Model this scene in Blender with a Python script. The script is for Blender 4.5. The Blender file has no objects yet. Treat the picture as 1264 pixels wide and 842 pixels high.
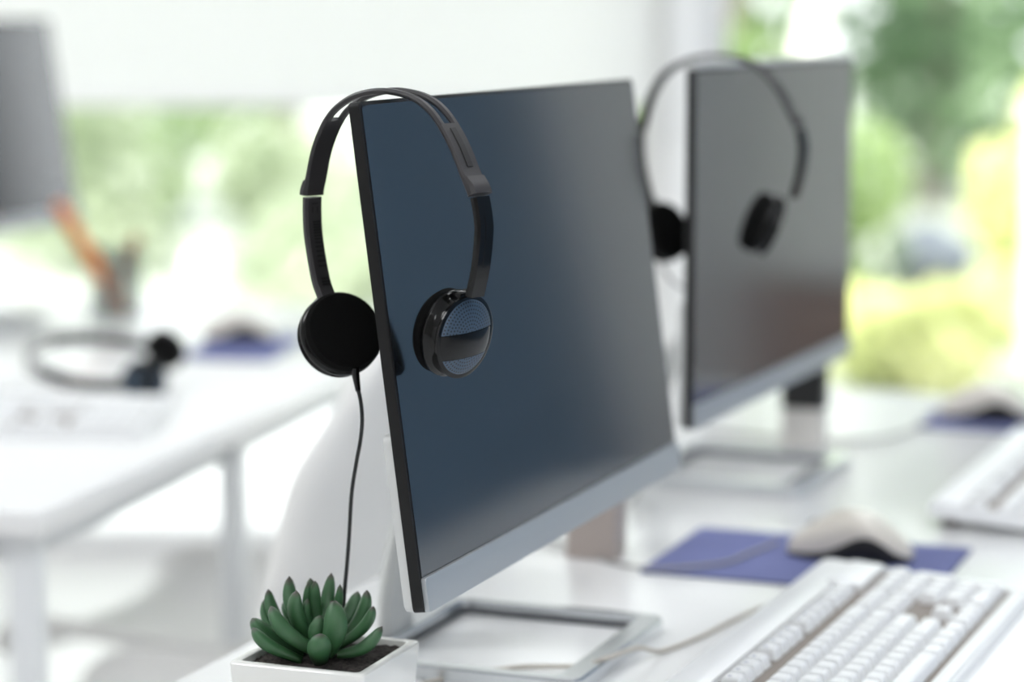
import bpy, bmesh, math, random
from mathutils import Vector, Matrix
random.seed(7)
C = bpy.context.scene.collection
DZ = 0.74                     # desk height
YAW = 0.3683                  # direction of the desk row, clockwise from +Y
D = Vector((math.sin(YAW), math.cos(YAW), 0)); N = Vector((D.y, -D.x, 0))

# ------------------------------------------------------------------ materials
def _new(name):
    m = bpy.data.materials.new(name); m.use_nodes = True
    nt = m.node_tree; p = nt.nodes['Principled BSDF']
    return m, nt, p
def mat(name, col, rough=.5, metal=0., ior=1.5, coat=0., bump=0., bscale=200., spec=.5, var=0., vscale=20.):
    m, nt, p = _new(name)
    p.inputs['Base Color'].default_value = (*col, 1); p.inputs['Roughness'].default_value = rough
    p.inputs['Metallic'].default_value = metal; p.inputs['IOR'].default_value = ior
    p.inputs['Coat Weight'].default_value = coat; p.inputs['Coat Roughness'].default_value = .05
    p.inputs['Specular IOR Level'].default_value = spec
    tc = nt.nodes.new('ShaderNodeTexCoord')
    if bump:
        t = nt.nodes.new('ShaderNodeTexNoise'); t.inputs['Scale'].default_value = bscale; t.inputs['Detail'].default_value = 3
        nt.links.new(tc.outputs['Object'], t.inputs['Vector'])
        b = nt.nodes.new('ShaderNodeBump'); b.inputs['Strength'].default_value = bump; b.inputs['Distance'].default_value = .001
        nt.links.new(t.outputs['Fac'], b.inputs['Height']); nt.links.new(b.outputs['Normal'], p.inputs['Normal'])
    if var:
        t = nt.nodes.new('ShaderNodeTexNoise'); t.inputs['Scale'].default_value = vscale; t.inputs['Detail'].default_value = 4
        nt.links.new(tc.outputs['Object'], t.inputs['Vector'])
        r = nt.nodes.new('ShaderNodeValToRGB')
        r.color_ramp.elements[0].color = (*[c*(1-var) for c in col], 1); r.color_ramp.elements[1].color = (*[min(1, c*(1+var)) for c in col], 1)
        r.color_ramp.elements[0].position = .3; r.color_ramp.elements[1].position = .7
        nt.links.new(t.outputs['Fac'], r.inputs['Fac']); nt.links.new(r.outputs['Color'], p.inputs['Base Color'])
    return m
def leafmat(name, c1, c2, trans=.45, scale=1.2):
    m = bpy.data.materials.new(name); m.use_nodes = True; nt = m.node_tree; nt.nodes.clear()
    o = nt.nodes.new('ShaderNodeOutputMaterial'); mx = nt.nodes.new('ShaderNodeMixShader'); mx.inputs[0].default_value = trans
    d = nt.nodes.new('ShaderNodeBsdfDiffuse'); t = nt.nodes.new('ShaderNodeBsdfTranslucent')
    at = nt.nodes.new('ShaderNodeTexCoord'); no = nt.nodes.new('ShaderNodeTexNoise'); no.inputs['Scale'].default_value = scale; no.inputs['Detail'].default_value = 2
    r = nt.nodes.new('ShaderNodeValToRGB'); r.color_ramp.elements[0].position = .38; r.color_ramp.elements[1].position = .62
    r.color_ramp.elements[0].color = (*c1, 1); r.color_ramp.elements[1].color = (*c2, 1)
    L = nt.links.new
    L(at.outputs['Object'], no.inputs['Vector']); L(no.outputs['Fac'], r.inputs['Fac'])
    L(r.outputs['Color'], d.inputs['Color']); L(r.outputs['Color'], t.inputs['Color'])
    L(d.outputs[0], mx.inputs[1]); L(t.outputs[0], mx.inputs[2]); L(mx.outputs[0], o.inputs['Surface'])
    return m
M = {}
M['desk'] = mat('white_laminate', (.86, .865, .87), .22, spec=.6, bump=.02, bscale=900)
M['desk_edge'] = mat('white_edging', (.80, .81, .82), .4)
M['leg'] = mat('pale_painted_steel', (.76, .78, .80), .35)
M['floor'] = mat('pale_floor', (.84, .83, .82), .35, var=.02, vscale=3)
M['wall'] = mat('white_wall_paint', (.90, .90, .89), .6)
M['bluewall'] = mat('slate_blue_wall_paint', (.135, .225, .345), .6)
M['greywall'] = mat('warm_grey_wall_paint', (.36, .35, .34), .7)
M['palewall'] = mat('pale_reflected_wall', (.80, .82, .84), .6)
M['wood'] = mat('warm_wood_panel', (.50, .36, .30), .45, var=.1, vscale=6)
M['ceil'] = mat('white_ceiling', (.88, .88, .88), .7)
M['screen'] = mat('dark_screen_glass', (.004, .0055, 0.008), .11, ior=2.3, spec=.5)
M['black'] = mat('black_bezel_plastic', (.007, .007, .007), .45, spec=.3)
M['chin'] = mat('brushed_silver', (.43, .455, .475), .40, metal=.5, bump=.03, bscale=1500)
M['silver'] = mat('polished_silver', (.66, .68, .70), .22, metal=.85)
M['rear'] = mat('pearl_white_plastic', (.58, .59, .58), .35)
M['hs_gloss'] = mat('glossy_black_plastic', (.004, .004, .004), .13, spec=.28)
M['hs_band'] = mat('satin_black_plastic', (.042, .040, .042), .40, spec=.25, bump=.03, bscale=1200)
M['hs_dark'] = mat('black_recess', (.004, .004, .004), .6)
M['foam'] = mat('black_foam', (.0065, .0065, .0065), .95, bump=.8, bscale=1600, spec=.1)
M['cable_black'] = mat('black_rubber', (.012, .014, .014), .5, bump=.1, bscale=800)
M['cable_beige'] = mat('beige_cable', (.50, .47, .42), .5)
M['cable_grey'] = mat('grey_cable', (.32, .31, .30), .5)
M['pad'] = mat('blue_mouse_pad_cloth', (.15, .168, .34), .85, bump=.3, bscale=1500, spec=.2)
M['pad_edge'] = mat('dark_pad_rubber', (.02, .03, .05), .7)
M['mouse_w'] = mat('off_white_mouse_shell', (.66, .62, .56), .32)
M['mouse_b'] = mat('black_mouse_sides', (.010, .010, .010), .35)
M['kb'] = mat('white_keyboard_case', (.84, .85, .86), .35)
M['kbw'] = mat('shade_toned_key_bed', (.24, .205, .18), .6)  # beige bed, darkened to carry the shade between keys
M['key'] = mat('white_key_cap', (.88, .89, .90), .4)
M['kleg'] = mat('dark_blue_key_print', (.08, .09, .22), .5)
M['pot'] = mat('white_glazed_ceramic', (.80, .80, .77), .12, coat=.4)
M['soil'] = mat('dark_potting_soil', (.035, .028, .025), .95, bump=1., bscale=700, var=.8, vscale=400)
M['chair'] = mat('white_chair_shell', (.84, .835, .82), .4)
M['taupe'] = mat('taupe_plastic', (.40, .345, .315), .5)
M['stone'] = mat('pale_stone_plastic', (.62, .60, .57), .5)
M['lidblack'] = mat('matt_black_lid', (.012, .012, .012), .6)
M['orange'] = mat('orange_plastic', (.80, .24, .05), .4)
M['brownpen'] = mat('brown_pencil_paint', (.42, .16, .07), .5)

def cupglass():
    m = bpy.data.materials.new('smoky_clear_plastic'); m.use_nodes = True; nt = m.node_tree; p = nt.nodes['Principled BSDF']
    p.inputs['Base Color'].default_value = (.35, .37, .37, 1); p.inputs['Roughness'].default_value = .25
    t = nt.nodes.new('ShaderNodeBsdfTransparent'); t.inputs['Color'].default_value = (.86, .88, .87, 1)
    mx = nt.nodes.new('ShaderNodeMixShader'); mx.inputs[0].default_value = .24; L = nt.links.new
    L(t.outputs[0], mx.inputs[1]); L(p.outputs[0], mx.inputs[2]); L(mx.outputs[0], nt.nodes['Material Output'].inputs['Surface'])
    return m
M['cupglass'] = cupglass()
M['base_shade'] = mat('dark_grey_base_shade', (.10, .105, .115), .4)
M['blind'] = None
M['lawn'] = mat('sunlit_lawn', (.38, .41, .36), .9, var=.2, vscale=1.5)
M['path'] = mat('pale_paving', (.82, .82, .80), .9, var=.05, vscale=2)
M['bark'] = mat('grey_bark', (.30, .27, .24), .9, var=.3, vscale=8)
M['birch'] = mat('pale_birch_bark', (.78, .78, .74), .8, var=.12, vscale=8)
M['rock'] = mat('blue_grey_rock', (.10, .115, .14), .95, var=.3, vscale=4)
M['globe'] = mat('white_glint_globe', (.92, .92, .9), .3)
M['planter'] = mat('white_planter_paint', (.9, .9, .9), .5)
M['leaf_a'] = leafmat('mid_green_leaves', (.27, .36, .21), (.40, .48, .30))
M['leaf_b'] = leafmat('fresh_green_leaves', (.29, .395, .19), (.43, .535, .28))
M['leaf_y'] = leafmat('yellow_green_leaves', (.74, .78, .40), (.90, .90, .58), .55)
M['leaf_d'] = leafmat('deep_green_leaves', (.21, .32, .19), (.31, .43, .26))
M['leaf_p'] = leafmat('pale_green_leaves', (.40, .47, .33), (.60, .65, .52), .5)
# roller blind: daylight comes through the cloth
def blindmat():
    m = bpy.data.materials.new('white_blind_cloth'); m.use_nodes = True; nt = m.node_tree; nt.nodes.clear()
    o = nt.nodes.new('ShaderNodeOutputMaterial'); mx = nt.nodes.new('ShaderNodeMixShader'); mx.inputs[0].default_value = .72
    d = nt.nodes.new('ShaderNodeBsdfDiffuse'); t = nt.nodes.new('ShaderNodeBsdfTranslucent')
    wv = nt.nodes.new('ShaderNodeTexWave'); wv.inputs['Scale'].default_value = 200; tc = nt.nodes.new('ShaderNodeTexCoord')
    r = nt.nodes.new('ShaderNodeValToRGB'); r.color_ramp.elements[0].color = (.92, .92, .92, 1); r.color_ramp.elements[1].color = (.96, .96, .95, 1)
    L = nt.links.new
    L(tc.outputs['Object'], wv.inputs['Vector']); L(wv.outputs['Fac'], r.inputs['Fac'])
    L(r.outputs['Color'], d.inputs['Color']); L(r.outputs['Color'], t.inputs['Color'])
    L(d.outputs[0], mx.inputs[1]); L(t.outputs[0], mx.inputs[2]); L(mx.outputs[0], o.inputs['Surface'])
    return m
M['blind'] = blindmat()
def glassmat():
    m = bpy.data.materials.new('window_glass'); m.use_nodes = True; nt = m.node_tree; nt.nodes.clear()
    o = nt.nodes.new('ShaderNodeOutputMaterial'); mx = nt.nodes.new('ShaderNodeMixShader')
    t = nt.nodes.new('ShaderNodeBsdfTransparent'); t.inputs['Color'].default_value = (.97, .985, .975, 1)
    g = nt.nodes.new('ShaderNodeBsdfGlossy'); g.inputs['Roughness'].default_value = .01
    f = nt.nodes.new('ShaderNodeFresnel'); f.inputs['IOR'].default_value = 1.3
    L = nt.links.new
    L(f.outputs[0], mx.inputs[0]); L(t.outputs[0], mx.inputs[1]); L(g.outputs[0], mx.inputs[2]); L(mx.outputs[0], o.inputs['Surface'])
    return m
M['glass'] = glassmat()
# perforated ear-cup plate: rings of dark holes laid out in the plate's own UVs (metres)
def grillemat():
    m, nt, p = _new('perforated_blue_grey_plate')
    p.inputs['Roughness'].default_value = .42; p.inputs['Metallic'].default_value = .25
    uv = nt.nodes.new('ShaderNodeUVMap'); sp = nt.nodes.new('ShaderNodeSeparateXYZ'); L = nt.links.new
    L(uv.outputs['UV'], sp.inputs[0])
    def mth(op, a, b=None):
        n = nt.nodes.new('ShaderNodeMath'); n.operation = op
        for i, v in enumerate((a, b)):
            if v is None: continue
            if isinstance(v, (int, float)): n.inputs[i].default_value = v
            else: L(v, n.inputs[i])
        return n.outputs[0]
    pitch = .0023
    x, y = sp.outputs[0], sp.outputs[1]
    r = mth('SQRT', mth('ADD', mth('MULTIPLY', x, x), mth('MULTIPLY', y, y)))
    k = mth('ROUND', mth('DIVIDE', r, pitch)); nn = mth('MAXIMUM', mth('ROUND', mth('MULTIPLY', k, 2*math.pi)), 1.)
    ang = mth('DIVIDE', mth('ARCTAN2', y, x), 2*math.pi)
    cell = mth('SUBTRACT', mth('FRACT', mth('ADD', mth('MULTIPLY', ang, nn), .5)), .5)
    tang = mth('MULTIPLY', mth('DIVIDE', mth('MULTIPLY', cell, 2*math.pi), nn), r)
    rad = mth('SUBTRACT', r, mth('MULTIPLY', k, pitch))
    dist = mth('SQRT', mth('ADD', mth('MULTIPLY', tang, tang), mth('MULTIPLY', rad, rad)))
    hole = mth('LESS_THAN', dist, .00058)
    mx = nt.nodes.new('ShaderNodeMix'); mx.data_type = 'RGBA'
    L(hole, mx.inputs['Factor']); mx.inputs['A'].default_value = (.05, .08, .12, 1); mx.inputs['B'].default_value = (.01, .009, .009, 1)
    L(mx.outputs['Result'], p.inputs['Base Color'])
    return m
M['grille'] = grillemat()
def succmat():
    m, nt, p = _new('succulent_flesh')
    p.inputs['Roughness'].default_value = .42; p.inputs['Subsurface Weight'].default_value = .08; p.inputs['Subsurface Radius'].default_value = (.004, .006, .003)
    uv = nt.nodes.new('ShaderNodeUVMap'); sp = nt.nodes.new('ShaderNodeSeparateXYZ'); L = nt.links.new
    tc = nt.nodes.new('ShaderNodeTexCoord'); no = nt.nodes.new('ShaderNodeTexNoise'); no.inputs['Scale'].default_value = 90; no.inputs['Detail'].default_value = 4
    L(tc.outputs['Object'], no.inputs['Vector']); L(uv.outputs['UV'], sp.inputs[0])
    r = nt.nodes.new('ShaderNodeValToRGB'); e = r.color_ramp.elements
    e[0].position = 0; e[0].color = (.020, .065, .020, 1); e[1].position = 1; e[1].color = (.075, .055, .055, 1)
    a = e.new(.45); a.color = (.040, .125, .048, 1); a = e.new(.88); a.color = (.050, .135, .058, 1)
    ad = nt.nodes.new('ShaderNodeMath'); ad.operation = 'MULTIPLY_ADD'; ad.inputs[1].default_value = .16
    L(no.outputs['Fac'], ad.inputs[0]); sb = nt.nodes.new('ShaderNodeMath'); sb.operation = 'SUBTRACT'; sb.inputs[1].default_value = .08
    L(sp.outputs[1], sb.inputs[0]); L(sb.outputs[0], ad.inputs[2]); L(ad.outputs[0], r.inputs['Fac']); L(r.outputs['Color'], p.inputs['Base Color'])
    b = nt.nodes.new('ShaderNodeBump'); b.inputs['Strength'].default_value = .12; b.inputs['Distance'].default_value = .001
    L(no.outputs['Fac'], b.inputs['Height']); L(b.outputs['Normal'], p.inputs['Normal'])
    return m
M['succ'] = succmat()

# ------------------------------------------------------------------ helpers
def append(bm, t, mtx=None):
    if mtx is not None: bmesh.ops.transform(t, matrix=mtx, verts=t.verts)
    me = bpy.data.meshes.new('tmp'); t.to_mesh(me); bm.from_mesh(me); bpy.data.meshes.remove(me); t.free()
def box(bm, c, s, bev=0., seg=2, mtx=None):
    t = bmesh.new(); bmesh.ops.create_cube(t, size=1)
    bmesh.ops.transform(t, matrix=Matrix.Translation(c) @ Matrix.Diagonal((*s, 1)), verts=t.verts)
    if bev: bmesh.ops.bevel(t, geom=t.edges[:], offset=bev, segments=seg, affect='EDGES', profile=.5)
    append(bm, t, mtx)
def prism(bm, poly, z0, z1, bev=0., seg=2, mtx=None, z0r=None):
    t = bmesh.new()
    lo = [t.verts.new((x, y, z0)) for x, y in poly]; hi = [t.verts.new((x, y, z1)) for x, y in poly]; n = len(poly)
    t.faces.new(lo[::-1]); top = t.faces.new(hi)
    for i in range(n): t.faces.new((lo[i], lo[(i+1) % n], hi[(i+1) % n], hi[i]))
    if bev: bmesh.ops.bevel(t, geom=list(top.edges), offset=bev, segments=seg, affect='EDGES', profile=.5)
    append(bm, t, mtx)
def rrect(x0, x1, y0, y1, r, n=5):
    pts = []
    for cx, cy, a0 in ((x1-r, y1-r, 0), (x0+r, y1-r, 90), (x0+r, y0+r, 180), (x1-r, y0+r, 270)):
        for i in range(n+1):
            a = math.radians(a0+90*i/n); pts.append((cx+r*math.cos(a), cy+r*math.sin(a)))
    return pts
def catmull(pts, n=6, closed=False):
    P = [Vector(p) for p in pts]; out = []; m = len(P)
    rng = range(m if closed else m-1)
    for i in rng:
        if closed: p0, p1, p2, p3 = P[i-1], P[i], P[(i+1) % m], P[(i+2) % m]
        else: p0, p1, p2, p3 = P[max(i-1, 0)], P[i], P[i+1], P[min(i+2, m-1)]
        for k in range(n):
            t = k/n
            out.append(.5*((2*p1)+(p2-p0)*t+(2*p0-5*p1+4*p2-p3)*t*t+(3*p1-p0-3*p2+p3)*t**3))
    if not closed: out.append(P[-1])
    return out
def tube(bm, pts, r, seg=10, closed=False):
    P = [Vector(p) for p in pts]; n = len(P); rings = []
    rad = r if callable(r) else (lambda t: r)
    T0 = (P[1]-P[0]).normalized(); up = Vector((0, 0, 1)) if abs(T0.z) < .9 else Vector((1, 0, 0))
    nv = (up - T0*up.dot(T0)).normalized()
    for i in range(n):
        a = P[i-1] if (i > 0 or closed) else P[i]; b = P[(i+1) % n] if (i < n-1 or closed) else P[i]
        T = (b-a).normalized(); nv = (nv - T*nv.dot(T)).normalized(); bv = T.cross(nv); rr = rad(i/(n-1))
        rings.append([bm.verts.new(P[i]+nv*rr*math.cos(2*math.pi*j/seg)+bv*rr*math.sin(2*math.pi*j/seg)) for j in range(seg)])
    for i in range(n if closed else n-1):
        A, B = rings[i], rings[(i+1) % n]
        for j in range(seg): bm.faces.new((A[j], A[(j+1) % seg], B[(j+1) % seg], B[j]))
    if not closed:
        bm.faces.new(rings[0][::-1]); bm.faces.new(rings[-1])
def sweep(bm, pts, bdir, prof, closed=False):
    """strip along pts: prof is a list of (along bdir, along the outward normal) corners, or a function of t giving it"""
    P = [Vector(p) for p in pts]; n = len(P); rings = []; B = Vector(bdir).normalized()
    for i in range(n):
        T = (P[min(i+1, n-1)]-P[max(i-1, 0)]).normalized(); nv = T.cross(B).normalized()
        pr = prof(i/(n-1)) if callable(prof) else prof
        rings.append([bm.verts.new(P[i]+B*w+nv*t) for w, t in pr])
    m = len(rings[0])
    for i in range(n-1):
        for j in range(m): bm.faces.new((rings[i][j], rings[i][(j+1) % m], rings[i+1][(j+1) % m], rings[i+1][j]))
    bm.faces.new(rings[0][::-1]); bm.faces.new(rings[-1])
def strip(w, t, c=.3, off=0.):
    a, b = w/2, t/2; e = min(a, b)*c*1.6
    return [(off-a+e, -b), (off+a-e, -b), (off+a, -b+e), (off+a, b-e), (off+a-e, b), (off-a+e, b), (off-a, b-e), (off-a, -b+e)]
def lathe(bm, prof, seg=48, mtx=None):
    t = bmesh.new(); rings = []
    for r, w in prof:
        if r < 1e-6: rings.append([t.verts.new((0, 0, w))])
        else: rings.append([t.verts.new((r*math.cos(2*math.pi*j/seg), r*math.sin(2*math.pi*j/seg), w)) for j in range(seg)])
    for A, B in zip(rings, rings[1:]):
        for j in range(seg):
            k = (j+1) % seg
            if len(A) == 1 and len(B) == 1: continue
            if len(A) == 1: t.faces.new((A[0], B[k], B[j]))
            elif len(B) == 1: t.faces.new((A[j], A[k], B[0]))
            else: t.faces.new((A[j], A[k], B[k], B[j]))
    append(bm, t, mtx)
def obj(name, bm, m, parent=None, angle=35, recalc=True):
    if recalc: bmesh.ops.recalc_face_normals(bm, faces=bm.faces)
    me = bpy.data.meshes.new(name); bm.to_mesh(me); bm.free()
    for f in me.polygons: f.use_smooth = True
    me.set_sharp_from_angle(angle=math.radians(angle))
    me.materials.append(M[m] if isinstance(m, str) else m)
    o = bpy.data.objects.new(name, me); C.objects.link(o)
    if parent: o.parent = parent
    return o
def thing(name, label, cat, loc=(0, 0, 0), rz=0., group=None):
    o = bpy.data.objects.new(name, None); C.objects.link(o); o.empty_display_size = .05
    o.location = loc; o.rotation_euler = (0, 0, rz); o['label'] = label; o['category'] = cat
    if group: o['group'] = group
    return o
def tag(o, label, cat, group=None):
    o['label'] = label; o['category'] = cat
    if group: o['group'] = group
    return o
def struct(name, bm, m, **k):
    o = obj(name, bm, m, **k); o['kind'] = 'structure'; return o
def dup(root, label, mtx=None, skip=()):
    r = root.copy(); C.objects.link(r); r['label'] = label
    if mtx is not None: r.matrix_world = mtx
    for ch in list(root.children):
        if ch.name.split('.')[0] in skip: continue
        c = ch.copy(); C.objects.link(c); c.parent = r
        for g in list(ch.children):
            d = g.copy(); C.objects.link(d); d.parent = c
    return r
def row(t, n, z=DZ): return Vector((D.x*t+N.x*n, D.y*t+N.y*n, z))
B = bmesh.new

# ------------------------------------------------------------------ room
b = B(); box(b, (0, 1.0, -.05), (9, 9.2, .1)); struct('floor', b, 'floor')
b = B(); box(b, (-.6, 1.6, 2.86), (6.9, 8.1, .1)); struct('ceiling', b, 'ceil')
b = B(); box(b, (-1.885, 5.5, 2.68), (4.43, .2, .26)); struct('wall_above_window', b, 'wall')
b = B(); box(b, (.375, 5.5, 1.405), (.09, .22, 2.81), .006); struct('wall_pillar', b, 'wall')
b = B(); box(b, (1.235, 5.5, 2.71), (1.63, .2, .2)); struct('wall_over_glass', b, 'wall')
b = B(); box(b, (2.07, 5.5, 1.405), (.06, .2, 2.81)); struct('wall_post', b, 'wall')
b = B(); box(b, (2.46, 5.5, 2.71), (.72, .2, .2)); struct('wall_over_added_window', b, 'wall')
b = B(); box(b, (2.85, 2.0, 1.405), (.1, 6.0, 2.81)); struct('wall_right', b, 'bluewall')
b = B(); box(b, (2.85, 5.3, 1.405), (.1, .6, 2.81)); struct('wall_right_end', b, 'palewall')  # wall end paled to brighten its reflection in the screens
b = B(); box(b, (-.7, -2.6, 1.405), (7.2, .1, 2.81)); struct('wall_back', b, 'greywall')
b = B(); box(b, (-4.2, 1.45, 1.405), (.1, 8.0, 2.81)); struct('wall_left', b, 'wall')
b = B(); box(b, (2.45, 5.5, .265), (.70, .1, .53)); struct('trim_1', b, 'wood')
def window(name, x0, x1, z0, z1, bars):
    b = B(); w = .05
    for x in [x0+w/2, x1-w/2]: box(b, (x, 5.5, (z0+z1)/2), (w, .07, z1-z0), .004)
    for z in [z0+w/2, z1-w/2]: box(b, ((x0+x1)/2, 5.5, z), (x1-x0-2*w, .07, w), .004)
    for x in bars: box(b, (x, 5.5, (z0+z1)/2), (w, .07, z1-z0-2*w), .004)
    o = struct(name, b, 'wall')
    b = B(); box(b, ((x0+x1)/2, 5.5, (z0+z1)/2), (x1-x0-.02, .006, z1-z0-.02)); p = obj('pane', b, 'glass', o)
    return o
window('window_1', -4.1, .33, .002, 2.55, (-2.6,))
window('window_2', .42, 2.04, .002, 2.61, ())
window('window_added', 2.10, 2.80, .53, 2.61, ())  # unseen window added so its bright blind reflects in the farther screen
bl = thing('roller_blind', 'white roller blind lowered over the top of the left window', 'blind', (-1.9, 5.33, 1.005))
b = B(); box(b, (0, 0, .80), (4.38, .003, 1.56)); obj('blind_cloth', b, 'blind', bl)
b = B(); tube(b, [(-2.19, 0, 1.6), (2.19, 0, 1.6)], .03, 14); obj('roller', b, 'wall', bl)
b = B(); box(b, (0, 0, .012), (4.38, .014, .024), .004); obj('bottom_bar', b, 'wall', bl)

bl = thing('roller_blind', 'white roller blind drawn fully down over the narrow end window', 'blind', (2.45, 5.42, .53))
b = B(); box(b, (0, 0, 1.04), (.68, .003, 2.04)); obj('blind_cloth', b, 'blind', bl)
b = B(); tube(b, [(-.34, 0, 2.06), (.34, 0, 2.06)], .02, 14); obj('roller', b, 'wall', bl)
# ------------------------------------------------------------------ desks
def desk(name, label, loc, rz, x0, x1, y0, y1, legs, modesty=True):
    d = thing(name, label, 'desk', loc, rz)
    b = B(); box(b, ((x0+x1)/2, (y0+y1)/2, -.0125), (x1-x0, y1-y0, .025), .0025); obj('tabletop', b, 'desk', d)
    b = B()
    for x in (x0+.05, x1-.05): box(b, (x, (y0+y1)/2, -.042), (.025, y1-y0-.1, .034), .003)
    for y in (y0+.05, y1-.05): box(b, ((x0+x1)/2, y, -.042), (x1-x0-.1, .025, .034), .003)
    obj('frame', b, 'leg', d)
    for x, y in legs:
        b = B(); box(b, (x, y, -.3825), (.029, .029, .715), .004); l = obj('leg', b, 'leg', d)
        b = B(); lathe(b, [(0, -.74), (.018, -.74), (.018, -.735), (.008, -.733), (.008, -.728)], 16, Matrix.Translation((x, y, 0))); obj('foot', b, 'lidblack', l)
    return d
RZ = -YAW
desk('desk', 'long white desk carrying both monitors that have headsets hung on them', (0, 0, DZ), RZ, -.85, -.03, .62, 3.06,
     [(-.80, .67), (-.08, .67), (-.80, 3.01), (-.08, 3.01), (-.80, 1.85), (-.08, 1.85)])
desk('desk', 'white desk by the window with headset lying on it', (-.449, 2.325, DZ), -.2457, -.84, 0, 0, 1.66,
     [(-.03, .03), (-.81, .03), (-.03, .60), (-.81, .60), (-.03, 1.63), (-.81, 1.63)])

# ------------------------------------------------------------------ monitors
def monitor_parts(root, tilt, zb, base_off, top_halo=False):
    ct, st = math.cos(tilt), math.sin(tilt)
    # panel coordinates (u along the row, v up the panel, w out of the front) -> local
    T = Matrix(((0, -st, ct, 0), (1, 0, 0, 0), (0, ct, st, zb), (0, 0, 0, 1)))
    W = .2695
    b = B(); prism(b, rrect(-W, W, 0, .325, .004), -.0075, 0, .0008, 2, T); obj('bezel', b, 'black', root)
    b = B(); prism(b, rrect(-W+.0025, W-.0025, .0225, .3225, .0015), -.001, .0006, 0, 1, T); obj('screen', b, 'screen', root)
    b = B(); prism(b, rrect(-W+.0018, W-.0018, .0002, .0222, .002), -.001, .0032, .0009, 3, T); obj('chin', b, 'chin', root)
    b = B(); prism(b, rrect(-W+.0005, W-.0005, .0005, .115, .006), -.0135, -.0074, 0, 2, T)
    prism(b, rrect(-.2, .2, .02, .115, .02), -.028, -.013, .01, 3, T @ Matrix.Identity(4)); obj('rear_shell', b, 'rear', root)
    if top_halo:
        b = B(); box(b, (0, .3275, -.006), (2*W-.004, .006, .012), .002, 2, T); obj('top_halo', b, 'rear', root)  # pale strip added to imitate the light blur halo on top
    # base: open rectangular loop lying on the desk
    o = base_off; b = B()
    X0, X1, Y0, Y1 = -.15, .037, o-.103, o+.103
    outer = rrect(X0, X1, Y0, Y1, .012, 4); inner = rrect(X0+.020, X1-.020, Y0+.012, Y1-.012, .006, 4)
    n = len(outer); t = bmesh.new()
    ol = [t.verts.new((x, y, .0004)) for x, y in outer]; oh = [t.verts.new((x, y, .0115)) for x, y in outer]
    il = [t.verts.new((x, y, .0004)) for x, y in inner]; ih = [t.verts.new((x, y, .0115)) for x, y in inner]
    for i in range(n):
        k = (i+1) % n
        t.faces.new((ol[i], ol[k], oh[k], oh[i])); t.faces.new((il[k], il[i], ih[i], ih[k]))
        t.faces.new((oh[i], oh[k], ih[k], ih[i])); t.faces.new((ol[k], ol[i], il[i], il[k]))
    bmesh.ops.recalc_face_normals(t, faces=t.faces)
    bmesh.ops.bevel(t, geom=[e for e in t.edges if all(v.co.z > .01 for v in e.verts) and len(e.link_faces) == 2 and abs(e.link_faces[0].normal.dot(e.link_faces[1].normal)) < .3], offset=.002, segments=2, affect='EDGES')
    append(b, t); bo = obj('base', b, 'silver', root)
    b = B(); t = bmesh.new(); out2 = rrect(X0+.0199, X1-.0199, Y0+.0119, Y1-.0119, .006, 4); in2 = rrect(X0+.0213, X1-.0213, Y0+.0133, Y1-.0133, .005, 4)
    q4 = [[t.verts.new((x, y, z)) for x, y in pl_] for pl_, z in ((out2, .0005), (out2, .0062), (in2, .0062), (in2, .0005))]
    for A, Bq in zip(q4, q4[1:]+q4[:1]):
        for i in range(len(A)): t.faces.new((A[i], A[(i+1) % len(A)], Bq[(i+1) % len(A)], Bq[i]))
    append(b, t); obj('inner_shade_strip', b, 'base_shade', bo)  # dark strip painting the shade along the inner rim
    b = B(); pts = catmull([(-.142, o*.3, .006), (-.140, o*.3, .05), (-.118, 0, .12), (-.075, 0, .165), (-.038, 0, .18)], 5)
    sweep(b, pts, (0, 1, 0), strip(.05, .012, .5)); obj('neck', b, 'rear', root)
BLv = Vector((-.0553, 1.5311, 0))
m1 = thing('monitor', 'dark screen monitor in sharp focus with black headset on its corner', 'monitor', (BLv+D*.2695)+Vector((0, 0, DZ)), -YAW)
monitor_parts(m1, .1334, .1002, .022)
Y2 = .3966; D2 = Vector((math.sin(Y2), math.cos(Y2), 0)); BL2 = Vector((.1621, 2.2108, 0))
m2 = thing('monitor', 'blurred grey screen monitor standing behind the sharp monitor', 'monitor', (BL2+D2*.2695)+Vector((0, 0, DZ)), -Y2)
monitor_parts(m2, .0023, .101, .06, True)
R3 = Vector((-.69, 3.95, 0)); Y3 = .34; D3 = Vector((math.sin(Y3), math.cos(Y3), 0))
m3 = thing('monitor', 'pale grey monitor on the window desk cut off by picture edge', 'monitor', (R3-D3*.2695)+Vector((0, 0, DZ)), -Y3)
monitor_parts(m3, .15, .138, .0)

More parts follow.
